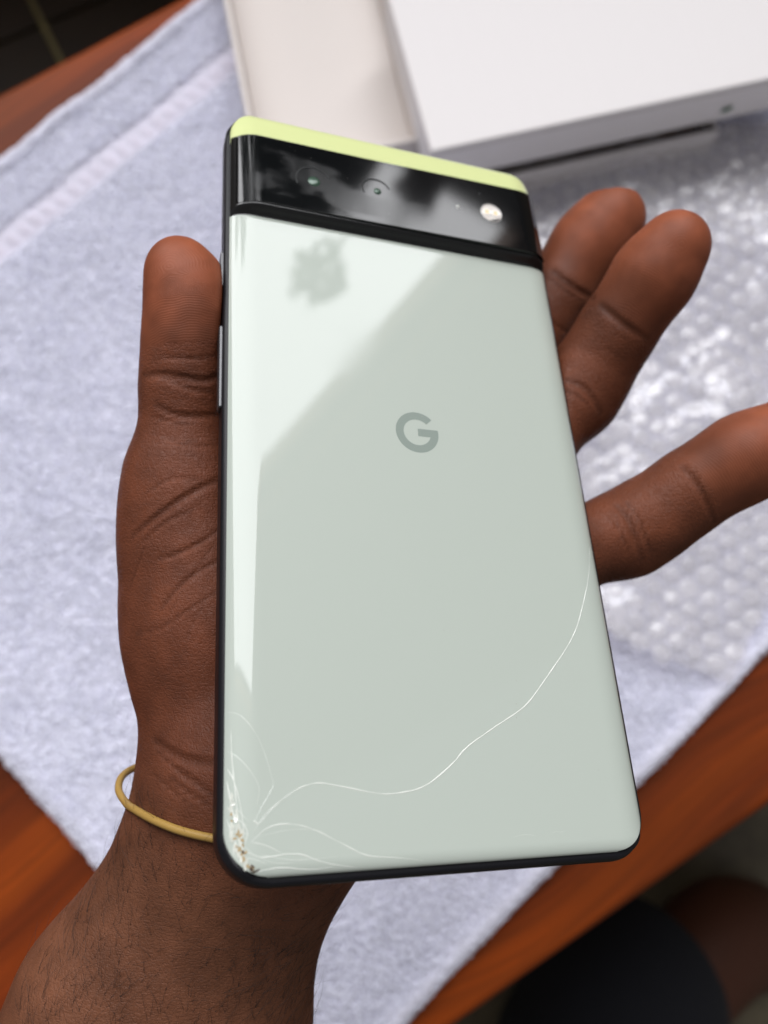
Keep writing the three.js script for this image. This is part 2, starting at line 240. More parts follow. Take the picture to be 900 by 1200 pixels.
// ---------------------------------------------------------------- the phone (its own axes in millimetres: x across, y towards the camera bar, z out of the back)
const MM = 0.001;
const PR = new THREE.Matrix4(), phoneTilt = V(-0.41399961, 0.33757709, -0.00182468);
PR.makeRotationAxis(phoneTilt.clone().normalize(), phoneTilt.length()).setPosition(0.00602832, 0.01553405, -0.16430151).multiply(new THREE.Matrix4().makeTranslation(0.00075, 0, 0));   // phone -> eye's axes, metres
const phoneToWorld = camera.matrixWorld.clone().multiply(PR);
const PRinv = PR.clone().invert(), eyeInPhone = V(0, 0, 0).applyMatrix4(PRinv);
function onPhone(px, py, z) { const d = eyePoint(px, py, 1).applyMatrix4(PRinv).sub(eyeInPhone), k = (z * MM - eyeInPhone.z) / d.z; return eyeInPhone.clone().addScaledVector(d, k).multiplyScalar(1000); }
const GX = 37.5, GY = 79.2, GT = 80.5, CR = 7.0, FLAT = 32.15;
function backZ(x, y) {
  const t = clamp((Math.abs(x) - FLAT) / (GX - FLAT), 0, 1), s = clamp((Math.abs(y) - ((y > 0 ? GT : GY) - 2.2)) / 2.2, 0, 1);
  return -2.5 * (1 - Math.sqrt(1 - 0.9 * t * t)) - 0.9 * (1 - Math.sqrt(1 - 0.93 * s * s)) - 0.012 * Math.pow(Math.max(0, y - 69), 2);
}
function halfW(y, gx = GX, gy = y > 0 ? GT : GY, r = CR) { const d = Math.abs(y) - (gy - r); return d <= 0 ? gx : gx - r + Math.sqrt(Math.max(0, r * r - d * d)); }
const ease = (t) => { const s = t * 2 - 1, a = Math.abs(s); return (Math.sign(s) * (1 - Math.pow(1 - a, 1.7)) + 1) / 2; };
function smoothNormals(g, zf, skip) {                                             // exact normals of a height field for clean reflections
  const p = g.attributes.position, n = g.attributes.normal, e = 0.02;
  for (let i = 0; i < p.count; i++) { if (skip && skip(i)) continue; const x = p.getX(i), y = p.getY(i), v = V(-(zf(x + e, y) - zf(x - e, y)) / (2 * e), -(zf(x, y + e) - zf(x, y - e)) / (2 * e), 1).normalize(); n.setXYZ(i, v.x, v.y, v.z); }
}
function rimmed(y0, y1, zf, wf, nu, nv, bevel, drop, yEase) {                           // a curved plate with a rounded rim all round
  const nb = 5, NU = nu + 2 * nb, NV = nv + 2 * nb, rimIdx = new Set();
  const g = gridGeo(NU, NV, (u, v, i, j) => {
    const ii = clamp(i - nb, 0, nu), jj = clamp(j - nb, 0, nv), ou = i < nb ? nb - i : i > NU - nb ? i - NU + nb : 0, ov = j < nb ? nb - j : j > NV - nb ? j - NV + nb : 0;
    const y = lerp(y0, y1, (yEase ?? ease)(jj / nv)), w = wf(y), x = w * (ease(ii / nu) * 2 - 1), k = Math.max(ou, ov) / nb;
    let dx = 0, dy = 0; if (ou) dx = (i < nb ? -1 : 1) * ou / nb; if (ov) dy = (j < nb ? -1 : 1) * ov / nb;
    const a = k * Math.PI / 2, out = bevel * Math.sin(a), l = Math.hypot(dx, dy) || 1;
    if (k > 0) rimIdx.add(j * (NU + 1) + i);
    return V(x + dx / l * out, y + dy / l * out, zf(x, y) - drop * (1 - Math.cos(a)));
  });
  smoothNormals(g, zf, (i) => rimIdx.has(i)); return g;
}
const phone = thing('smartphone', 'pale green cracked smartphone held in the hand, back up', 'smartphone');
phoneToWorld.decompose(phone.position, phone.quaternion, V()); phone.scale.set(1, 1, 1);
const mm = (g) => g.scale(MM, MM, MM);
const greasy = dataTex(512, 1024, (u, v) => { const a = fbm(u * 5, v * 10, 91, 4), b = fbm(u * 40 + v * 12, v * 9, 92, 3), c = noise3(u * 260, v * 520, 93); return 30 + 200 * sstep(a, 0.50, 0.78) * (0.4 + 0.6 * b) + (c > 0.93 ? 60 : 0); });
const glassBase = { color: new THREE.Color().setRGB(0.405, 0.448, 0.402), roughness: 0.45, specularIntensity: 0.3, clearcoat: 0.75, clearcoatRoughness: 0.14, clearcoatRoughnessMap: greasy };
const blackFrame = phys({ color: new THREE.Color().setRGB(0.006, 0.006, 0.008), roughness: 0.38, specularIntensity: 0.45 });
{
  // frame
  const N = 200, outline = (inset) => { const r = 8.2 - inset, hx = 38.6 - inset, pts = []; for (let i = 0; i < N; i++) { const q = Math.floor(i / (N / 4)), a = (i / (N / 4) - q) * Math.PI / 2 + q * Math.PI / 2; const hy = (q < 2 ? 81.05 : 80.85) - inset, cx = (q === 0 || q === 3 ? 1 : -1) * (hx - r), cy = (q < 2 ? 1 : -1) * (hy - r); pts.push([cx + r * Math.cos(a), cy + r * Math.sin(a)]); } return pts; };
  const prof = [[2.6, -0.9, 1], [1.15, -0.42, 1], [0.8, -0.32, 1], [0.4, -0.6, 1], [0.1, -1.6, 0.6], [0, -2.6, 0.25], [0, -3.2, 0], [0.0, -6.3, 0], [0.08, -7.2, 0], [0.4, -8.1, 0], [1.0, -8.6, 0], [2.0, -8.75, 0]];
  const loops = prof.map(([ins, dz, follow]) => outline(ins).map(([x, y]) => [x, y, follow ? Math.min(dz + backZ(clamp(x, -GX, GX), clamp(y, -GY, GT)) * follow, dz) : dz]));
  loops.slice(4, 7).forEach((l, k) => l.forEach((q) => { q[2] = Math.min(q[2], -0.5 - 3.2 * (k + 1) / 3 + 0.3); }));
  const p = [], ix = []; for (const l of loops) for (const q of l) p.push(...q);
  for (let j = 0; j < loops.length - 1; j++) for (let i = 0; i < N; i++) { const a = j * N + i, b = j * N + (i + 1) % N, c = a + N, d = b + N; ix.push(a, c, b, b, c, d); }
  const g = new THREE.BufferGeometry(); g.setAttribute('position', new THREE.Float32BufferAttribute(p, 3)); g.setIndex(ix); g.computeVertexNormals();
  part('frame', mm(g), blackFrame, phone);
  const scr = new THREE.Shape(outline(1.6).map((a) => new THREE.Vector2(...a)));
  const sg = new THREE.ExtrudeGeometry(scr, { depth: 0.5, bevelEnabled: false, curveSegments: 8 }); sg.translate(0, 0, -9.0);
  part('screen', mm(sg), std({ color: new THREE.Color(0.01, 0.01, 0.012), roughness: 0.08 }), phone);
  // back glass, top panel
  part('back_glass', mm(rimmed(-GY + 0.02, 49.2, backZ, (y) => halfW(y), 90, 120, 0.16, 0.5, (t) => 1 - Math.pow(1 - t, 1) + 0 * t > 0 ? (t < 0.35 ? Math.pow(t / 0.35, 2) * 0.12 : 0.12 + (t - 0.35) / 0.65 * 0.88) : 0)), phys(glassBase), phone);
  part('top_panel', mm(rimmed(70.6, GT - 0.02, backZ, (y) => halfW(y), 90, 40, 0.16, 0.5)), phys({ ...glassBase, color: new THREE.Color().setRGB(0.60, 0.655, 0.31) }), phone);
  // camera bar: raised black block with sloping foot, glass plate on it
  const sideFall = (x) => { const t = clamp((Math.abs(x) - 30.9) / (37.65 - 30.9), 0, 1); return Math.sqrt(1 - 0.985 * t * t); };
  const barProfile = (y) => { const a = sstep(y, 49.2, 50.6), b = 1 - sstep(y, 70.6, 71.6); return (2.0 + (60 - clamp(y, 50, 71)) * 0.030) * Math.min(a, b) + 0.04; };   // lower towards the top edge
  const barZ = (x, y) => backZ(x, 0) + barProfile(y) * sideFall(x);
  const by = (t) => t < 0.25 ? t / 0.25 * 0.09 : t > 0.75 ? 0.93 + (t - 0.75) / 0.25 * 0.07 : 0.09 + (t - 0.25) / 0.5 * 0.84;
  part('camera_bar', mm(rimmed(49.1, 71.7, barZ, () => 37.5, 80, 64, 0.1, 0.8, by)), std({ color: new THREE.Color(0.010, 0.011, 0.012), roughness: 0.22 }), phone);
  const smudge = dataTex(512, 256, (u, v) => { const a = fbm(u * 9 + 2, v * 5, 61, 4), b = noise3(u * 60, v * 4 + u * 9, 62); const m = sstep(a, 0.48, 0.72) * (0.55 + 0.45 * b) * sstep(0.62 - Math.abs(u - 0.28), 0.3, 0.6); return 16 + 46 * m; });
  const glassZ = (x, y) => barZ(x, 60) + 0.12 + (60 - y) * 0.030 * sideFall(x) + (x + 36) * 0.012 * sideFall(x);   // the plate leans a little
  const bg = rimmed(51.0, 70.1, glassZ, () => 36.65, 80, 40, 0.14, 0.9);
  part('bar_glass', mm(bg), phys({ color: new THREE.Color(0.004, 0.0045, 0.005), roughness: 1, roughnessMap: smudge, specularIntensity: 0.78, ior: 1.5 }), phone);
  // lenses, sensors and flash seen through the glass
  const disc = (x, y, r, h, seg = 40) => { const g = new THREE.CylinderGeometry(r, r, h, seg); g.rotateX(Math.PI / 2); g.translate(x, y, glassZ(x, y) + h / 2); return mm(g); };
  const ring = (x, y, r0, r1, h) => { const g = new THREE.LatheGeometry([[r0, 0], [r0, h], [(r0 + r1) / 2, h * 1.3], [r1, h], [r1, 0]].map((a) => new THREE.Vector2(...a)), 40); g.rotateX(Math.PI / 2); g.translate(x, y, glassZ(x, y)); return mm(g); };
  const dome = (x, y, r, h, base = 0) => { const pts = []; for (let i = 0; i <= 8; i++) { const a = i / 8 * Math.PI / 2; pts.push(new THREE.Vector2(r * Math.cos(a) + 1e-4, h * Math.sin(a))); } const g = new THREE.LatheGeometry(pts, 32); g.rotateX(Math.PI / 2); g.translate(x, y, glassZ(x, y) + base); return mm(g); };
  const dark = phys({ color: new THREE.Color(0.006, 0.007, 0.007), roughness: 0.3, specularIntensity: 0.3 }), coat = phys({ color: new THREE.Color(0.045, 0.085, 0.06), roughness: 0.2, specularIntensity: 1, metalness: 0.15 });
  for (const [x, y, r, c] of [[-20.2, 59.9, 4.0, 1.4], [-5.5, 60.7, 3.4, 0.9]]) {
    part('lens_ring', ring(x, y, r - 0.35, r, 0.006), dark, phone);
    part('lens', dome(x + 0.2, y - 0.3, c, 0.35, 0.0), coat, phone);
  }
  part('sensor', dome(14.4, 60.6, 0.55, 0.12), std({ color: new THREE.Color(0.35, 0.36, 0.34), roughness: 0.3 }), phone);
  part('sensor', dome(20.8, 66.2, 0.45, 0.08), dark, phone);
  const fl = part('flash', disc(22.95, 60.6, 2.55, 0.06), std({ color: new THREE.Color(0.62, 0.58, 0.54), roughness: 0.45 }), phone);
  part('flash_rim', ring(22.95, 60.6, 2.5, 2.75, 0.12), std({ color: new THREE.Color(0.5, 0.48, 0.46), roughness: 0.3, metalness: 0.6 }), fl);
  const led = std({ color: new THREE.Color(0.85, 0.62, 0.36), roughness: 0.5 }), cup = std({ color: new THREE.Color(0.9, 0.88, 0.84), roughness: 0.2 });
  for (const s of [-1, 1]) { part('flash_cup', ring(22.95 + s * 1.1, 60.6 + 0.1, 0.6, 1.02, 0.16), cup, fl); part('flash_led', mm(boxGeo(0.9, 1.15, 0.12, 0.03, 22.95 + s * 1.1, 60.7, glassZ(22.95, 60.6) + 0.13)), led, fl); }
  // side buttons
  const bm = std({ color: new THREE.Color(0.06, 0.06, 0.065), roughness: 0.22, metalness: 0.3 });
  part('power_button', mm(boxGeo(0.9, 9.0, 2.6, 0.4, -38.77, 36.5, -4.6)), bm, phone);
  part('volume_button', mm(boxGeo(0.9, 19.0, 2.6, 0.4, -38.77, 12.9, -4.6)), bm, phone);
  // letter G
  const Ro = 4.6, Ri = 2.92, b = 0.86, a0 = Math.PI * 0.24, s = new THREE.Shape(), a1 = Math.asin(b / Ro), a2 = Math.asin(-b / Ri);
  for (let i = 0; i <= 60; i++) { const a = lerp(a0, 2 * Math.PI + a1 - 2 * Math.PI * 0, i / 60); const q = [Ro * Math.cos(a), Ro * Math.sin(a)]; i ? s.lineTo(...q) : s.moveTo(...q); }
  s.lineTo(0.15, b); s.lineTo(0.15, -b);
  for (let i = 0; i <= 60; i++) { const a = lerp(2 * Math.PI + a2, a0, i / 60); s.lineTo(Ri * Math.cos(a), Ri * Math.sin(a)); }
  const gg = new THREE.ExtrudeGeometry(s, { depth: 0.012, bevelEnabled: false }); gg.translate(0.0, 0.6, 0.004);
  part('letter_g', mm(gg), phys({ ...glassBase, color: new THREE.Color().setRGB(0.225, 0.268, 0.24) }), phone);
  // cracks
  const crackM = phys({ color: new THREE.Color().setRGB(0.60, 0.63, 0.58), roughness: 0.25, clearcoat: 1, clearcoatRoughness: 0.1 }), fineM = phys({ color: new THREE.Color().setRGB(0.53, 0.57, 0.52), roughness: 0.2, clearcoat: 1, clearcoatRoughness: 0.05 });
  const R = rng(123), crack = (pts, r, m = crackM) => {
    const c = pts.map(([x, y]) => { const q = onPhone(x, y, -0.1); q.y = Math.max(q.y, -GY + 0.25); q.x = clamp(q.x, -halfW(q.y) + 0.25, halfW(q.y) - 0.05); q.z = backZ(q.x, q.y) + 0.015; return q; });
    const curve = new THREE.CatmullRomCurve3(c, false, 'centripetal'), n = Math.max(12, Math.round(curve.getLength() / 0.35)), P = [], I = [];
    for (let i = 0; i <= n; i++) {                                                 // a low ridge, uneven along its length
      const q = curve.getPoint(i / n), t = curve.getTangent(i / n); q.x = clamp(q.x, -halfW(q.y) + 0.2, halfW(q.y) - 0.05); const jit = 0.05 * (noise3(q.x * 0.9, q.y * 0.9, 3) - 0.5); const z0 = backZ(q.x, q.y), sx = -t.y, sy = t.x, l = Math.hypot(sx, sy) || 1, k = r * 0.74 * (0.35 + 1.1 * noise3(q.x * 0.7, q.y * 0.7, 8)) * Math.min(1, 0.25 + 4 * Math.min(i, n - i) / n);
      for (const [o, h] of [[-1, -0.03], [-0.5, 0.55], [0.15, 0.8], [0.6, 0.5], [1, -0.03]]) P.push(q.x + sx / l * (o * k + jit), q.y + sy / l * (o * k + jit), z0 + 0.006 + h * k * 0.55);
      if (i) for (let j = 0; j < 4; j++) { const a = (i - 1) * 5 + j, b2 = a + 1, c2 = a + 5, d = c2 + 1; I.push(a, b2, c2, b2, d, c2); }
    }
    const g = new THREE.BufferGeometry(); g.setAttribute('position', new THREE.Float32BufferAttribute(P, 3)); g.setIndex(I); g.computeVertexNormals(); part('crack', mm(g), m, phone);
  };
  crack([[302, 967], [320, 947], [343, 928], [370, 918], [403, 922.5], [443, 930], [463, 930], [497, 921.5], [530, 895], [546, 877], [580, 852], [615, 827.5], [634, 803], [650, 780], [665, 757], [675, 737], [685, 700], [691, 668], [693, 640]], 0.15);
  crack([[265, 833], [280, 836.7], [296.7, 855], [310, 883], [318, 910], [320, 920], [310, 940], [298, 963]], 0.10, fineM);
  crack([[266, 879], [280, 888], [293, 903], [303, 922], [301, 945]], 0.09, fineM);
  crack([[294, 987], [313, 970.5], [340, 965.7], [363, 970.7], [397, 986.7], [430, 1002.5], [463, 1005], [497, 1008.5]], 0.12);
  crack([[295, 987], [313, 991.7], [331, 1000.5]], 0.09);
  crack([[286, 997], [306.7, 1005], [336.7, 1001], [353, 1001.7], [376.7, 1010], [396.7, 1014], [420, 1016.5]], 0.15);
  crack([[290, 1023], [306.7, 1020.5], [330, 1017], [363, 1019], [390, 1016]], 0.14);
  crack([[271.7, 853], [273, 890], [276.7, 930], [280, 966.7], [285, 996.7], [285.5, 1020]], 0.14);
  crack([[264, 915], [271.7, 940], [278, 970], [283, 993]], 0.16);
  crack([[268, 900], [275, 915], [283, 950], [287, 985]], 0.10);
  crack([[297, 962], [303, 966]], 0.2); crack([[266, 960], [276, 985], [283, 1005]], 0.12);
  crack([[296, 976], [310, 955], [330, 936]], 0.05, fineM); crack([[298, 981], [345, 972], [380, 975]], 0.05, fineM); crack([[300, 1000], [340, 1008], [395, 1004]], 0.06, fineM);
  crack([[270, 925], [279, 948], [291, 962]], 0.07, fineM); crack([[265, 945], [277, 958], [290, 968]], 0.08); crack([[266, 972], [278, 974], [292, 978]], 0.08); crack([[276, 1012], [290, 1006], [312, 1012]], 0.08); crack([[284, 990], [296, 1000], [318, 1011], [345, 1012]], 0.07, fineM);
  crack([[266, 1005], [274, 995], [283, 988]], 0.12); crack([[268, 985], [277, 984], [284, 985]], 0.1); crack([[283, 962], [290, 975], [287, 990]], 0.1);
  // splinters and grit in the broken corner
  const chip = (x, y, w, h, rz, m, name, lift = 0.03) => { const q = onPhone(x, y, -0.5), sh = new THREE.Shape(), n = 5; for (let i = 0; i < n; i++) { const a = i / n * 6.283 + R() * 0.7, r = 0.6 + 0.4 * R(), pt = [w / 2 * r * Math.cos(a), h / 2 * r * Math.sin(a)]; i ? sh.lineTo(...pt) : sh.moveTo(...pt); } const g = new THREE.ExtrudeGeometry(sh, { depth: 0.03, bevelEnabled: false }); q.y = Math.max(q.y, -GY + 0.9); q.x = Math.max(q.x, -halfW(q.y) + 0.9);
    const o = part(name, mm(g), m, phone); const e = 0.05, nn = V(-(backZ(q.x + e, q.y) - backZ(q.x - e, q.y)) / (2 * e), -(backZ(q.x, q.y + e) - backZ(q.x, q.y - e)) / (2 * e), 1).add(V((R() - 0.5) * 0.3, (R() - 0.5) * 0.3, 0)).normalize();
    o.position.set(q.x * MM, q.y * MM, (backZ(q.x, q.y) + lift) * MM); o.quaternion.setFromUnitVectors(V(0, 0, 1), nn).multiply(new THREE.Quaternion().setFromAxisAngle(V(0, 0, 1), rz)); };
  const shardM = phys({ color: new THREE.Color(0.56, 0.58, 0.52), roughness: 0.15, clearcoat: 1, clearcoatRoughness: 0.02 }), gritM = std({ color: S2L(160, 142, 108), roughness: 0.8 }), darkM = std({ color: S2L(70, 58, 48), roughness: 0.7 });
  for (let i = 0; i < 34; i++) { const t = R(); chip(lerp(268, 284, t) + (R() - 0.5) * 14, lerp(935, 1016, t) + (R() - 0.5) * 16, 0.3 + 0.6 * R(), 0.8 + 1.8 * R(), R() * 0.8 - 0.4, shardM, 'glass_splinter'); }
  for (let i = 0; i < 24; i++) { const t = Math.pow(R(), 0.7); chip(lerp(272, 286, t) + (R() - 0.5) * 9, lerp(945, 1014, t) + (R() - 0.5) * 14, 0.25 + 0.55 * R(), 0.3 + 0.8 * R(), R() * 3, gritM, 'grit', 0.05); }
  chip(285, 1019, 1.1, 1.6, 0.1, darkM, 'grit', 0.06); chip(289, 1024, 1.6, 0.5, 0.5, darkM, 'grit', 0.06); chip(284.5, 999, 0.5, 0.7, 0.4, darkM, 'grit', 0.08);
  // faint scuffs near the lower right corner
  for (const pts of [[[644, 977], [652, 974.5], [660, 976]], [[600, 981], [615, 978], [628, 979.5]], [[655, 975], [662, 974]]]) crack(pts, 0.035, fineM);
  const specks = [], dg = new THREE.OctahedronGeometry(1);
  for (let i = 0; i < 130; i++) { const x = (R() * 2 - 1) * 35, y = lerp(-77, 47, R()), r = 0.03 + 0.05 * R() * R(), g = dg.clone(); g.scale(r * (1 + 2 * R() * R()), r, r * 0.5); g.rotateZ(R() * 6); g.translate(x, y, backZ(x, y) + r * 0.3); specks.push(g); }
  for (let i = 0; i < 26; i++) { const x = (R() * 2 - 1) * 33, y = lerp(52, 69, R()), r = 0.02 + 0.025 * R(), g = dg.clone(); g.scale(r * (1 + 2 * R()), r, r * 0.5); g.rotateZ(R() * 6); g.translate(x, y, glassZ(x, y) + r * 0.3); specks.push(g); }
  part('dust', mm(mergeGeometries(specks)), std({ color: S2L(150, 146, 138), roughness: 0.9 }), phone).userData.kind = 'stuff';
}
// ---------------------------------------------------------------- the left hand and forearm: one skin over joints with radii (metres, the eye's axes)
const body = new THREE.Group(); body.name = 'person'; scene.add(body);
tag(body, 'person holding up the cracked phone in a bare left hand, dark shorts below the table', 'person');
let skinAt;                                                                         // distance to the skin, in the eye's axes
const marchSkin = (px, py, d0 = 0.10) => { const dir = eyePoint(px, py, 1); let d = d0; for (let i = 0; i < 90; i++) { const s = skinAt(dir.x * d, dir.y * d, -d); if (s < 0.00004) break; d += s * 0.7; if (d > 0.35) return null; } return V(dir.x * d, dir.y * d, -d); };
{
  const J = (px, py, d, r) => ({ p: eyePoint(px, py, d / 1000), r: r / 1000 });
  const cone = (a, b) => { const ax = a.p.x, ay = a.p.y, az = a.p.z, bx = b.p.x - ax, by = b.p.y - ay, bz = b.p.z - az, l2 = bx * bx + by * by + bz * bz, ra = a.r, dr = b.r - a.r; return (x, y, z) => { const px = x - ax, py = y - ay, pz = z - az; let t = (px * bx + py * by + pz * bz) / l2; t = t < 0 ? 0 : t > 1 ? 1 : t; const dx = px - bx * t, dy = py - by * t, dz = pz - bz * t; return Math.sqrt(dx * dx + dy * dy + dz * dz) - ra - dr * t; }; };
  const smin = (a, b, k) => { const h = Math.max(k - Math.abs(a - b), 0) / k; return Math.min(a, b) - h * h * k * 0.25; };
  const chain = (js) => js.slice(1).map((j, i) => cone(js[i], j));
  const wrist = [283, 965], el = [92, 1430];
  const perp = V(0.92, -0.38, 0);
  const off = (px, py, d, k, r) => { const j = J(px, py, d, r); j.p.addScaledVector(perp, k / 1000); return j; };
  const arm = [
    cone(off(...wrist, 166, -4, 10.8), off(190, 1190, 166, -9.5, 17.5)), cone(off(252, 1035, 166, -8, 11.5), off(190, 1190, 166, -9.5, 17.5)), cone(off(...wrist, 166, 5.5, 13.8), off(190, 1190, 166, 10.5, 18.5)), cone(J(...wrist, 167, 15.5), J(190, 1190, 166, 21)),
    cone(off(190, 1190, 166, -9.5, 17.5), off(...el, 168, -13, 24)), cone(off(190, 1190, 166, 10.5, 18.5), off(...el, 168, 13, 24)),
  ];
  const palm = [
    cone(J(283, 905, 166, 12), J(268, 800, 172, 15.2)), cone(J(266, 800, 172, 15.6), J(256, 715, 175, 16.2)), cone(J(256, 715, 175, 16.2), J(226, 615, 174, 13.2)),      // thenar
    cone(J(340, 905, 166, 13.5), J(480, 545, 185, 10.5)), cone(J(342, 900, 166, 14), J(535, 612, 181, 10.5)), cone(J(350, 890, 166, 14), J(545, 690, 176, 10.5)), cone(J(355, 880, 166, 14), J(530, 768, 172, 10)),
    cone(J(262, 715, 176, 13), J(480, 560, 184, 10)), cone(J(285, 915, 166, 13), J(345, 915, 166, 14)), cone(J(295, 965, 166, 12.5), J(288, 900, 166, 12.5)),
  ];
  const thumb = [J(229, 625, 174, 12.3), J(217, 545, 173, 10.0), J(219, 470, 172, 8.0), J(220, 440, 172, 7.8), J(223, 400, 171.5, 8.0), J(224, 372, 171, 7.4), J(222, 347, 170.6, 6.7), J(215, 326, 170.2, 5.8), J(208, 311, 170, 5.0)];
  const index = [J(480, 545, 185, 10.2), J(560, 470, 195, 9.4), J(616, 394, 209, 8.7), J(640, 361, 212, 8.5), J(661, 336, 213, 8.5), J(692, 289, 212, 9.1), J(716, 257, 210, 8.7)];
  const middle = [J(535, 612, 181, 10.3), J(612, 530, 191, 9.6), J(676, 462, 198, 9.2), J(700, 425, 196.5, 8.1), J(727, 381, 193, 8.0), J(765, 325, 188.5, 8.4), J(791, 288, 185.5, 7.8)];
  const ring = [J(545, 690, 176, 10), J(640, 655, 183, 9.4), J(736, 624, 187.5, 9.0), J(775, 600, 186, 8.2), J(816, 570, 184, 8.1), J(872, 537, 181, 8.7), J(922, 508, 178.5, 7.8)];
  const pinky = [J(530, 768, 172, 9.4), J(575, 805, 173, 8.6), J(620, 842, 171, 8.0), J(650, 880, 168, 7.4), J(662, 925, 164, 6.6)];
  const fingers = [thumb, index, middle, ring, pinky].map(chain);
  // the phone presses into the flesh
  const e = PRinv.elements;
  const phoneDist = (x, y, z) => { const px = (e[0] * x + e[4] * y + e[8] * z + e[12]) * 1000, py = (e[1] * x + e[5] * y + e[9] * z + e[13]) * 1000, pz = (e[2] * x + e[6] * y + e[10] * z + e[14]) * 1000; const qx = Math.abs(px) - 38.65 + 3, qy = Math.abs(py) - 80.95 + 3, qz = Math.abs(pz + 3.2) - 5.9 + 3; return (Math.hypot(Math.max(qx, 0), Math.max(qy, 0), Math.max(qz, 0)) + Math.min(Math.max(qx, qy, qz), 0) - 3) / 1000; };
  const raw = (x, y, z) => {
    let a = 1; for (const f of arm) a = smin(a, f(x, y, z), 0.006);
    let pl = 1; for (const f of palm) pl = smin(pl, f(x, y, z), 0.012);
    const base = smin(a, pl, 0.016); let d = base;
    fingers.forEach((fs, i) => { let df = 1; for (const f of fs) df = smin(df, f(x, y, z), 0.006); d = smin(d, i === 0 ? smin(base, df, 0.012) : smin(base, df, 0.006), 0.0012); });
    return d;
  };
  const withPhone = (x, y, z) => { const d = raw(x, y, z); return d > 0.004 ? d : -smin(-d, phoneDist(x, y, z), 0.0014); };
  skinAt = withPhone;
  // creases: lines found on the skin, pressed in
  const creases = [];
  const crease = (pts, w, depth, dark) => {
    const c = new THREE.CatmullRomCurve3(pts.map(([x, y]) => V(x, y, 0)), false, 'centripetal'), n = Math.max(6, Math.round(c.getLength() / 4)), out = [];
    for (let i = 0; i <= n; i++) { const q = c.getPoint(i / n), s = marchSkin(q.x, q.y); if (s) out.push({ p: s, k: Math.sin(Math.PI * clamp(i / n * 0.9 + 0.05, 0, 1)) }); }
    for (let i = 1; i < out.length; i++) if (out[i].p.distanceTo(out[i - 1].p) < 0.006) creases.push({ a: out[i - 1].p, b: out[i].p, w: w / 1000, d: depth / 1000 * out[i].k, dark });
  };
  // thumb joint
  crease([[168, 440], [190, 439], [215, 443], [240, 446], [262, 438]], 1.1, 0.9, 0.55); crease([[170, 436], [195, 444], [225, 456], [250, 459]], 0.8, 0.6, 0.5); crease([[188, 418], [215, 420], [258, 419]], 0.6, 0.4, 0.35);
  crease([[182, 474], [205, 486], [235, 488], [258, 486]], 0.9, 0.6, 0.5); crease([[178, 488], [200, 494], [230, 497]], 0.5, 0.3, 0.3); crease([[190, 512], [225, 523], [258, 520]], 0.5, 0.35, 0.3); crease([[176, 508], [200, 512], [230, 517]], 0.4, 0.25, 0.25);
  // thenar lines
  crease([[258, 562], [235, 572], [205, 590], [175, 612], [155, 628]], 1.0, 0.8, 0.5); crease([[238, 562], [200, 562], [172, 578]], 0.5, 0.35, 0.3); crease([[225, 598], [195, 612], [160, 640]], 0.5, 0.35, 0.3);
  crease([[260, 618], [235, 636], [205, 650], [185, 655]], 0.7, 0.5, 0.4); crease([[262, 655], [235, 668], [208, 690], [190, 712]], 0.8, 0.5, 0.4); crease([[260, 690], [225, 712], [190, 735], [160, 742]], 0.5, 0.3, 0.3); crease([[180, 605], [165, 655], [152, 690]], 0.4, 0.25, 0.25);
  crease([[250, 640], [215, 690], [200, 720]], 0.4, 0.25, 0.25); crease([[245, 700], [225, 735], [215, 770]], 0.4, 0.2, 0.2);
  // wrist
  crease([[180, 868], [205, 885], [230, 893], [256, 895]], 1.3, 1.0, 0.5); crease([[184, 880], [205, 900], [230, 918], [256, 938]], 0.8, 0.6, 0.45); crease([[200, 912], [222, 930], [250, 946]], 0.6, 0.45, 0.4); crease([[178, 905], [200, 925], [225, 944]], 0.5, 0.3, 0.3);
  // fingers
  crease([[648, 318], [664, 331], [682, 343], [696, 350]], 1.3, 1.0, 0.55); crease([[647, 328], [665, 343], [684, 352]], 0.7, 0.45, 0.4); crease([[642, 372], [656, 384], [668, 392]], 0.6, 0.3, 0.3);
  crease([[704, 358], [718, 370], [736, 384], [758, 397]], 1.3, 0.95, 0.55); crease([[708, 366], [722, 377], [740, 388]], 0.7, 0.5, 0.4); crease([[664, 446], [680, 452], [695, 468], [704, 484]], 1.2, 0.9, 0.5); crease([[662, 458], [678, 465], [692, 478]], 0.7, 0.5, 0.4); crease([[700, 408], [716, 412], [734, 424]], 0.4, 0.2, 0.2);
  crease([[800, 548], [812, 562], [826, 585], [838, 612]], 1.1, 0.9, 0.5); crease([[812, 552], [822, 572], [834, 590]], 0.5, 0.3, 0.3); crease([[722, 592], [735, 608], [744, 630], [752, 656]], 1.1, 0.85, 0.5); crease([[735, 590], [746, 606], [755, 628], [764, 648]], 0.7, 0.5, 0.4); crease([[720, 602], [728, 628], [740, 652]], 0.6, 0.4, 0.35);
  const cell3 = 0.006, cb = new Map(), key = (x, y, z) => Math.floor(x / cell3) + ',' + Math.floor(y / cell3) + ',' + Math.floor(z / cell3);
  for (const c of creases) { const m = c.a.clone().lerp(c.b, 0.5); for (let i = -1; i <= 1; i++) for (let j = -1; j <= 1; j++) for (let k = -1; k <= 1; k++) { const q = key(m.x + i * cell3, m.y + j * cell3, m.z + k * cell3); if (!cb.has(q)) cb.set(q, new Set()); cb.get(q).add(c); } }
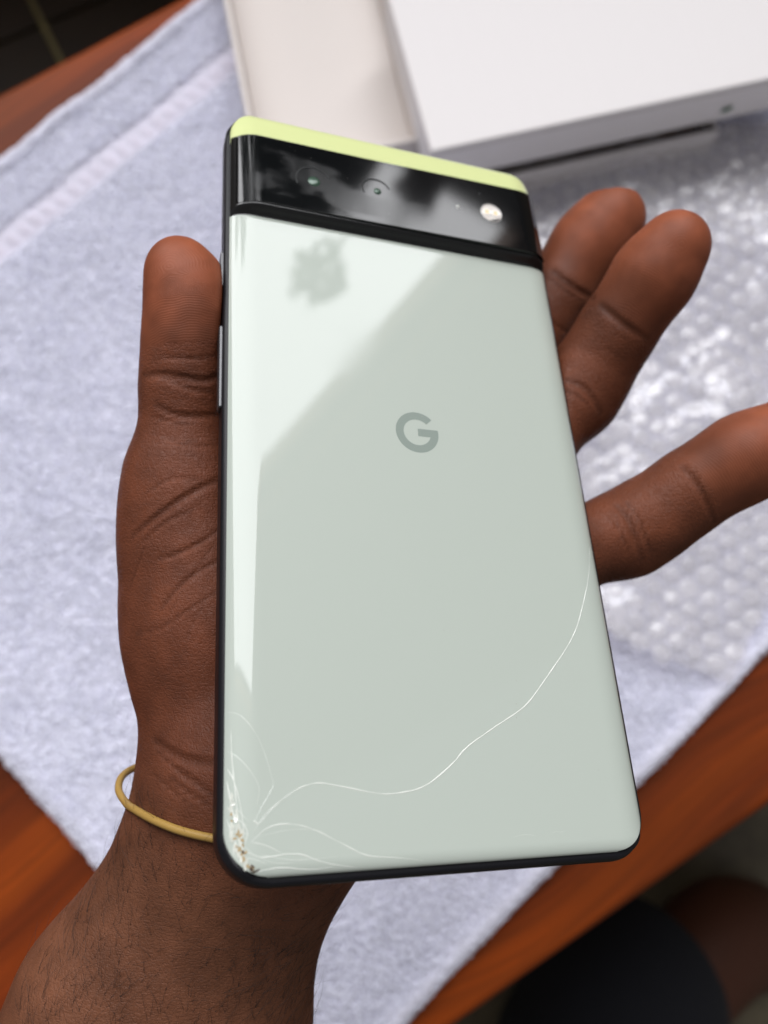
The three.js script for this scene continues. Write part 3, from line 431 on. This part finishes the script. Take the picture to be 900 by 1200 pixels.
  const creaseAt = (x, y, z) => { const l = cb.get(key(x, y, z)); let push = 0, dark = 0; if (l) for (const c of l) { const bx = c.b.x - c.a.x, by = c.b.y - c.a.y, bz = c.b.z - c.a.z; let t = ((x - c.a.x) * bx + (y - c.a.y) * by + (z - c.a.z) * bz) / (bx * bx + by * by + bz * bz); t = clamp(t, 0, 1); const dd = Math.hypot(x - c.a.x - bx * t, y - c.a.y - by * t, z - c.a.z - bz * t), g = Math.exp(-dd * dd / (c.w * c.w * 0.42)); push = Math.max(push, c.d * g - 0.18 * c.d * Math.exp(-Math.pow((dd - c.w * 1.5) / c.w, 2))); dark = Math.max(dark, c.dark * Math.exp(-dd * dd / (c.w * c.w * 0.3))); } return [push, dark]; };
  skinAt = (x, y, z) => withPhone(x, y, z) + creaseAt(x, y, z)[0];
  // surface nets in a narrow band
  const h = 0.00072, lo = [-0.155, -0.185, -0.222], hi = [0.103, 0.080, -0.128], n = [0, 1, 2].map((k) => Math.ceil((hi[k] - lo[k]) / h)), B = 8;
  const nx = n[0], ny = n[1], nz = n[2], F = new Float32Array((nx + 1) * (ny + 1) * (nz + 1)).fill(9), at = (i, j, k) => (k * (ny + 1) + j) * (nx + 1) + i;
  const blocks = [];
  for (let k = 0; k < nz; k += B) for (let j = 0; j < ny; j += B) for (let i = 0; i < nx; i += B) {
    const d = raw(lo[0] + (i + B / 2) * h, lo[1] + (j + B / 2) * h, lo[2] + (k + B / 2) * h);
    if (d > B * h * 1.1) continue;
    if (d < -B * h * 1.1 && phoneDist(lo[0] + (i + B / 2) * h, lo[1] + (j + B / 2) * h, lo[2] + (k + B / 2) * h) > B * h) { for (let c = k; c <= Math.min(k + B, nz); c++) for (let b = j; b <= Math.min(j + B, ny); b++) for (let a = i; a <= Math.min(i + B, nx); a++) { const q = at(a, b, c); if (F[q] === 9) F[q] = -9; } continue; }
    blocks.push([i, j, k]);
  }
  for (const [i, j, k] of blocks) for (let c = k; c <= Math.min(k + B, nz); c++) for (let b = j; b <= Math.min(j + B, ny); b++) for (let a = i; a <= Math.min(i + B, nx); a++) { const q = at(a, b, c); if (F[q] === 9 || F[q] === -9) F[q] = skinAt(lo[0] + a * h, lo[1] + b * h, lo[2] + c * h); }
  const P = [], I = [], vid = new Int32Array(F.length).fill(-1);
  for (const [bi, bj, bk] of blocks) for (let k = bk; k < Math.min(bk + B, nz); k++) for (let j = bj; j < Math.min(bj + B, ny); j++) for (let i = bi; i < Math.min(bi + B, nx); i++) {
    const q = at(i, j, k); if (vid[q] >= 0) continue; let m = 0, sx = 0, sy = 0, sz = 0, cnt = 0; const v = [];
    for (let c = 0; c < 8; c++) { const f = F[at(i + (c & 1), j + ((c >> 1) & 1), k + (c >> 2))]; v.push(f); if (f < 0) m |= 1 << c; }
    if (m === 0 || m === 255) continue;
    for (let c = 0; c < 8; c++) for (const b of [1, 2, 4]) if (!(c & b)) { const f0 = v[c], f1 = v[c | b]; if ((f0 < 0) !== (f1 < 0)) { const t = f0 / (f0 - f1); sx += (c & 1) + (b === 1 ? t : 0); sy += ((c >> 1) & 1) + (b === 2 ? t : 0); sz += (c >> 2) + (b === 4 ? t : 0); cnt++; } }
    vid[q] = P.length / 3; P.push(lo[0] + (i + sx / cnt) * h, lo[1] + (j + sy / cnt) * h, lo[2] + (k + sz / cnt) * h);
  }
  const quad = (a, b, c, d, flip) => { if (a < 0 || b < 0 || c < 0 || d < 0) return; if (flip) I.push(a, c, b, a, d, c); else I.push(a, b, c, a, c, d); };
  const done = new Uint8Array(F.length);
  for (const [bi, bj, bk] of blocks) for (let k = bk; k < Math.min(bk + B, nz); k++) for (let j = bj; j < Math.min(bj + B, ny); j++) for (let i = bi; i < Math.min(bi + B, nx); i++) {
    if (!i || !j || !k) continue; const q = at(i, j, k); if (done[q]) continue; done[q] = 1; const f = F[q] < 0;
    if (f !== (F[at(i + 1, j, k)] < 0)) quad(vid[at(i, j - 1, k - 1)], vid[at(i, j, k - 1)], vid[q], vid[at(i, j - 1, k)], !f);
    if (f !== (F[at(i, j + 1, k)] < 0)) quad(vid[at(i - 1, j, k - 1)], vid[at(i - 1, j, k)], vid[q], vid[at(i, j, k - 1)], !f);
    if (f !== (F[at(i, j, k + 1)] < 0)) quad(vid[at(i - 1, j - 1, k)], vid[at(i, j - 1, k)], vid[q], vid[at(i - 1, j, k)], !f);
  }
  // normals, colours, uv
  const nV = P.length / 3, Nn = new Float32Array(nV * 3), C = new Float32Array(nV * 3), e2 = 0.0005;
  const palmC = [0.114, 0.034, 0.0155], armC = [0.126, 0.048, 0.024], tipC = [0.25, 0.070, 0.032], backC = [0.07, 0.028, 0.016];
  const tips = [thumb, index, middle, ring].map((f) => [f[f.length - 1].p, f[f.length - (f === thumb ? 5 : 3)].p]);
  const wr = eyePoint(...wrist, 0.166), ax = eyePoint(190, 1190, 0.166).sub(wr).normalize();
  for (let i = 0; i < nV; i++) {
    const x = P[3 * i], y = P[3 * i + 1], z = P[3 * i + 2];
    let gx = skinAt(x + e2, y, z) - skinAt(x - e2, y, z), gy = skinAt(x, y + e2, z) - skinAt(x, y - e2, z), gz = skinAt(x, y, z + e2) - skinAt(x, y, z - e2); const l = Math.hypot(gx, gy, gz) || 1; gx /= l; gy /= l; gz /= l; Nn.set([gx, gy, gz], 3 * i);
    const t = sstep((x - wr.x) * ax.x + (y - wr.y) * ax.y + (z - wr.z) * ax.z, -0.016, 0.012); let tip = 0;
    for (const [a, b] of tips) { const d = Math.hypot(x - a.x, y - a.y, z - a.z); tip = Math.max(tip, 1 - sstep(d, 0.006, 0.025)); }
    const dor = sstep(-gz, 0.15, 0.8) * 0.8, mott = fbm(x * 260, y * 260, z * 260, 3), m2 = fbm(x * 60, y * 60, z * 60, 3), cr = creaseAt(x, y, z)[1];
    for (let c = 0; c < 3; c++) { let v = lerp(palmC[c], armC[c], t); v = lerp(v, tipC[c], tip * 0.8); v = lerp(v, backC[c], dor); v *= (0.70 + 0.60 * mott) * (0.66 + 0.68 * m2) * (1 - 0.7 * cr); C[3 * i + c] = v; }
  }
  const M = camera.matrixWorld, nm = new THREE.Matrix3().getNormalMatrix(M), tv = V();
  // split by facing so that the fine skin relief keeps its size everywhere
  const key2 = new Map(), P2 = [], N2 = [], C2 = [], U2 = [], I2 = [[], []];
  const padOf = (x, y, z) => { for (const [a, b] of tips) if (Math.hypot(x - a.x, y - a.y, z - a.z) < 0.0165 || Math.hypot(x - (a.x + b.x) / 2, y - (a.y + b.y) / 2, z - (a.z + b.z) / 2) < 0.0135) return [a, b]; return null; };
  for (let f = 0; f < I.length; f += 3) {
    let ax2 = 0, ay2 = 0, az2 = 0, cx = 0, cy = 0, cz = 0; for (let c = 0; c < 3; c++) { const v = I[f + c]; ax2 += Nn[3 * v]; ay2 += Nn[3 * v + 1]; az2 += Nn[3 * v + 2]; cx += P[3 * v] / 3; cy += P[3 * v + 1] / 3; cz += P[3 * v + 2] / 3; }
    const pad = az2 > 0.5 ? padOf(cx, cy, cz) : null; let g = Math.abs(az2) >= Math.abs(ax2) && Math.abs(az2) >= Math.abs(ay2) ? 0 : Math.abs(ax2) >= Math.abs(ay2) ? 1 : 2; if (pad) g = 3 + tips.indexOf(tips.find((t) => t[0] === pad[0]));
    for (let c = 0; c < 3; c++) {
      const v = I[f + c], q = v * 8 + g; let o = key2.get(q);
      if (o === undefined) {
        o = P2.length / 3; key2.set(q, o); const x = P[3 * v], y = P[3 * v + 1], z = P[3 * v + 2];
        tv.set(x, y, z).applyMatrix4(M); P2.push(tv.x, tv.y, tv.z); tv.set(Nn[3 * v], Nn[3 * v + 1], Nn[3 * v + 2]).applyMatrix3(nm).normalize(); N2.push(tv.x, tv.y, tv.z); C2.push(C[3 * v], C[3 * v + 1], C[3 * v + 2]);
        if (pad) { const dx = pad[0].x - pad[1].x, dy = pad[0].y - pad[1].y, dl = Math.hypot(dx, dy), ux = x - pad[0].x, uy = y - pad[0].y; U2.push((ux * dy - uy * dx) / dl / 0.026 + 0.5, (ux * dx + uy * dy) / dl / 0.05 + 0.72); }
        else if (g === 0) U2.push(x / 0.021, y / 0.021); else if (g === 1) U2.push(z / 0.021, y / 0.021); else U2.push(x / 0.021, z / 0.021);
      }
      I2[pad ? 1 : 0].push(o);
    }
  }
  const G = new THREE.BufferGeometry(); G.setAttribute('position', new THREE.Float32BufferAttribute(P2, 3)); G.setAttribute('normal', new THREE.Float32BufferAttribute(N2, 3)); G.setAttribute('color', new THREE.Float32BufferAttribute(C2, 3)); G.setAttribute('uv', new THREE.Float32BufferAttribute(U2, 2));
  G.setIndex([...I2[0]].concat(I2[1])); G.addGroup(0, I2[0].length, 0); G.addGroup(I2[0].length, I2[1].length, 1);
  // relief textures: criss-cross skin lines, and ridges of the finger pads
  const N = 1024, skinTex = dataTex(N, N, (u, v) => { const w = 0.010 * (pnoise2(u * 20, v * 20, 20, 20, 51) - 0.5); const a = pnoise2((u + w) * 90 + v * 30, (v + w) * 26 - 0 * u, 90, 26, 52), b = pnoise2((u - w) * 28, (v + w) * 84, 28, 84, 53), c = pnoise2(u * 150, v * 150, 150, 150, 54), d = pnoise2(u * 34, v * 34, 34, 34, 55); const l1 = Math.abs(a - 0.5) * 2, l2 = Math.abs(b - 0.5) * 2; return 255 * clamp(0.35 * Math.min(1, l1 * 2.2) + 0.3 * Math.min(1, l2 * 2.2) + 0.2 * c + 0.15 * d, 0, 1); });
  const ridgeTex = dataTex(1024, 2048, (u, v) => { const x = (u - 0.5) * 26, y = (v - 0.72) * 50; const wob = 0.7 * (noise3(x * 0.35, y * 0.35, 71) - 0.5) + 0.25 * (noise3(x, y, 72) - 0.5); const loop = Math.hypot(x * 0.85, y + 2.5) , flat2 = -y * 0.9 - 3, k = sstep(y, -9, -3), ph = lerp(y + 0.02 * x * x, loop, k) + wob; const brk = 0.75 + 0.25 * noise3(x * 1.4, y * 1.4, 73); return 255 * (0.5 + 0.5 * Math.sin(ph * 6.283 / 0.52) * brk) * 0.8 + 30 * noise3(x * 6, y * 6, 74); }, false, false);
  const rough = dataTex(512, 512, (u, v) => 255 * (0.42 + 0.16 * pnoise2(u * 30, v * 30, 30, 30, 56) + 0.10 * pnoise2(u * 120, v * 120, 120, 120, 57)));
  const skin = phys({ vertexColors: true, roughness: 1, roughnessMap: rough, bumpMap: skinTex, bumpScale: 0.00013, sheen: 0.0, specularIntensity: 0.5, ior: 1.45 });
  const pads = phys({ vertexColors: true, roughness: 0.54, bumpMap: ridgeTex, bumpScale: 0.00003, specularIntensity: 0.5, ior: 1.45 });
  // the leg beyond the table edge belongs to the same person
  const leg = (pts, seg, ringN, sqz = 1) => { const c = new THREE.CatmullRomCurve3(pts.map((q) => q[0]), false, 'centripetal'), fr = c.computeFrenetFrames(seg), P3 = [], I3 = [], U3 = [], C3 = []; for (let i = 0; i <= seg; i++) { const t = i / seg, k = t * (pts.length - 1), a = Math.min(Math.floor(k), pts.length - 2), r = lerp(pts[a][1], pts[a + 1][1], k - a), o = c.getPoint(t); for (let j = 0; j <= ringN; j++) { const w = j / ringN * 6.2832, q = o.clone().addScaledVector(fr.normals[i], Math.cos(w) * r).addScaledVector(fr.binormals[i], Math.sin(w) * r * sqz); P3.push(q.x, q.y, q.z); U3.push(j / ringN * 8, t * 8); C3.push(0.075, 0.028, 0.016); if (i && j) { const A = (i - 1) * (ringN + 1) + j - 1, Bq = A + 1, Cq = A + ringN + 1, D = Cq + 1; I3.push(A, Cq, Bq, Bq, Cq, D); } } } const g = new THREE.BufferGeometry(); g.setAttribute('position', new THREE.Float32BufferAttribute(P3, 3)); g.setAttribute('uv', new THREE.Float32BufferAttribute(U3, 2)); g.setAttribute('color', new THREE.Float32BufferAttribute(C3, 3)); g.setIndex(I3); g.computeVertexNormals(); return g; };
  const w = (px, py, d) => toWorld(eyePoint(px, py, d));
  const hip = w(700, 1560, 0.60), mid = w(715, 1300, 0.64);
  const lg = leg([[w(785, 1165, 0.70), 0.045], [w(845, 1100, 0.74), 0.05], [w(878, 1095, 0.80), 0.05], [w(878, 1090, 0.88), 0.044], [w(858, 1070, 0.98), 0.04]], 30, 28);
  part('body', G, [skin, pads], body);
  part('bare_leg', lg, skin, body);
  const denim = dataTex(256, 256, (u, v, x, y) => { const k = 0.7 + 0.5 * pnoise2(u * 64, v * 64, 64, 64, 81) + ((x + y) % 4 < 2 ? 0.12 : 0); return [15 * k, 17 * k, 25 * k]; }, true); denim.repeat.set(3, 3);
  part('shorts', leg([[hip, 0.11], [mid, 0.098], [w(722, 1185, 0.67), 0.086], [w(745, 1150, 0.70), 0.078]], 30, 40), std({ map: denim, roughness: 0.95, side: THREE.DoubleSide }), body);
  // fine dark hairs on the forearm
  const R = rng(2024), hp = [], hix = [];
  for (let i = 0; i < 1500; i++) {
    const px = 20 + 390 * R(), py = 905 + 320 * Math.pow(R(), 0.8); const s = marchSkin(px, py, 0.12); if (!s) continue;
    const al = (s.x - wr.x) * ax.x + (s.y - wr.y) * ax.y; if (al < -0.004) continue;
    const g = V(skinAt(s.x + e2, s.y, s.z) - skinAt(s.x - e2, s.y, s.z), skinAt(s.x, s.y + e2, s.z) - skinAt(s.x, s.y - e2, s.z), skinAt(s.x, s.y, s.z + e2) - skinAt(s.x, s.y, s.z - e2)).normalize();
    if (phoneDist(s.x, s.y, s.z) < 0.004) continue; const side = Math.abs(g.x); if (R() > 0.25 + side) continue;
    const along = ax.clone().multiplyScalar(-1).addScaledVector(V(R() - 0.5, R() - 0.5, R() - 0.5), 1.3); along.addScaledVector(g, -along.dot(g)).normalize();
    const len = 0.003 + 0.008 * R() * R(), lift = 0.25 + 0.5 * R(), curl = (R() - 0.5) * 1.2, sidev = new THREE.Vector3().crossVectors(along, g), b0 = hp.length / 3;
    for (let k = 0; k <= 5; k++) { const t = k / 5, o = s.clone().addScaledVector(along, len * t).addScaledVector(g, len * lift * t * (1 - 0.6 * t) - 0.0001).addScaledVector(sidev, len * curl * t * t), r = 0.000034 * (1 - 0.75 * t); for (let c = 0; c < 3; c++) { const a = c * 2.094; const q = toWorld(o.clone().addScaledVector(g, Math.cos(a) * r).addScaledVector(sidev, Math.sin(a) * r)); hp.push(q.x, q.y, q.z); } if (k) for (let c = 0; c < 3; c++) { const A = b0 + (k - 1) * 3 + c, Bq = b0 + (k - 1) * 3 + (c + 1) % 3; hix.push(A, Bq, A + 3, Bq, Bq + 3, A + 3); } }
  }
  const hg = new THREE.BufferGeometry(); hg.setAttribute('position', new THREE.Float32BufferAttribute(hp, 3)); hg.setIndex(hix); hg.computeVertexNormals();
  part('arm_hair', hg, std({ color: new THREE.Color(0.012, 0.009, 0.008), roughness: 0.6 }), body).userData.kind = 'stuff';
}
// ---------------------------------------------------------------- rubber band round the wrist
{
  const pts = [];
  for (const [x, y] of [[160, 947], [186, 961], [215, 972], [255, 981], [300, 987], [345, 984]]) { const s = marchSkin(x, y, 0.1); if (s) { s.z += 0.0008; pts.push(s); } }
  pts.push(eyePoint(395, 968, 0.158), eyePoint(412, 935, 0.168), eyePoint(390, 905, 0.184), eyePoint(300, 890, 0.188), eyePoint(205, 886, 0.182), eyePoint(160, 899, 0.175), eyePoint(143, 910, 0.1695), eyePoint(139, 925, 0.165), eyePoint(147, 940, 0.1605));
  const c = new THREE.CatmullRomCurve3(pts.map(toWorld), true, 'centripetal');
  const g = new THREE.TubeGeometry(c, 240, 0.00075, 10, true);
  tag(part('rubber_band', g, phys({ color: S2L(156, 124, 64), roughness: 0.5, specularIntensity: 0.6 }), scene), 'thin yellow rubber band looped round the wrist', 'rubber band');
}
renderer.render(scene, camera);
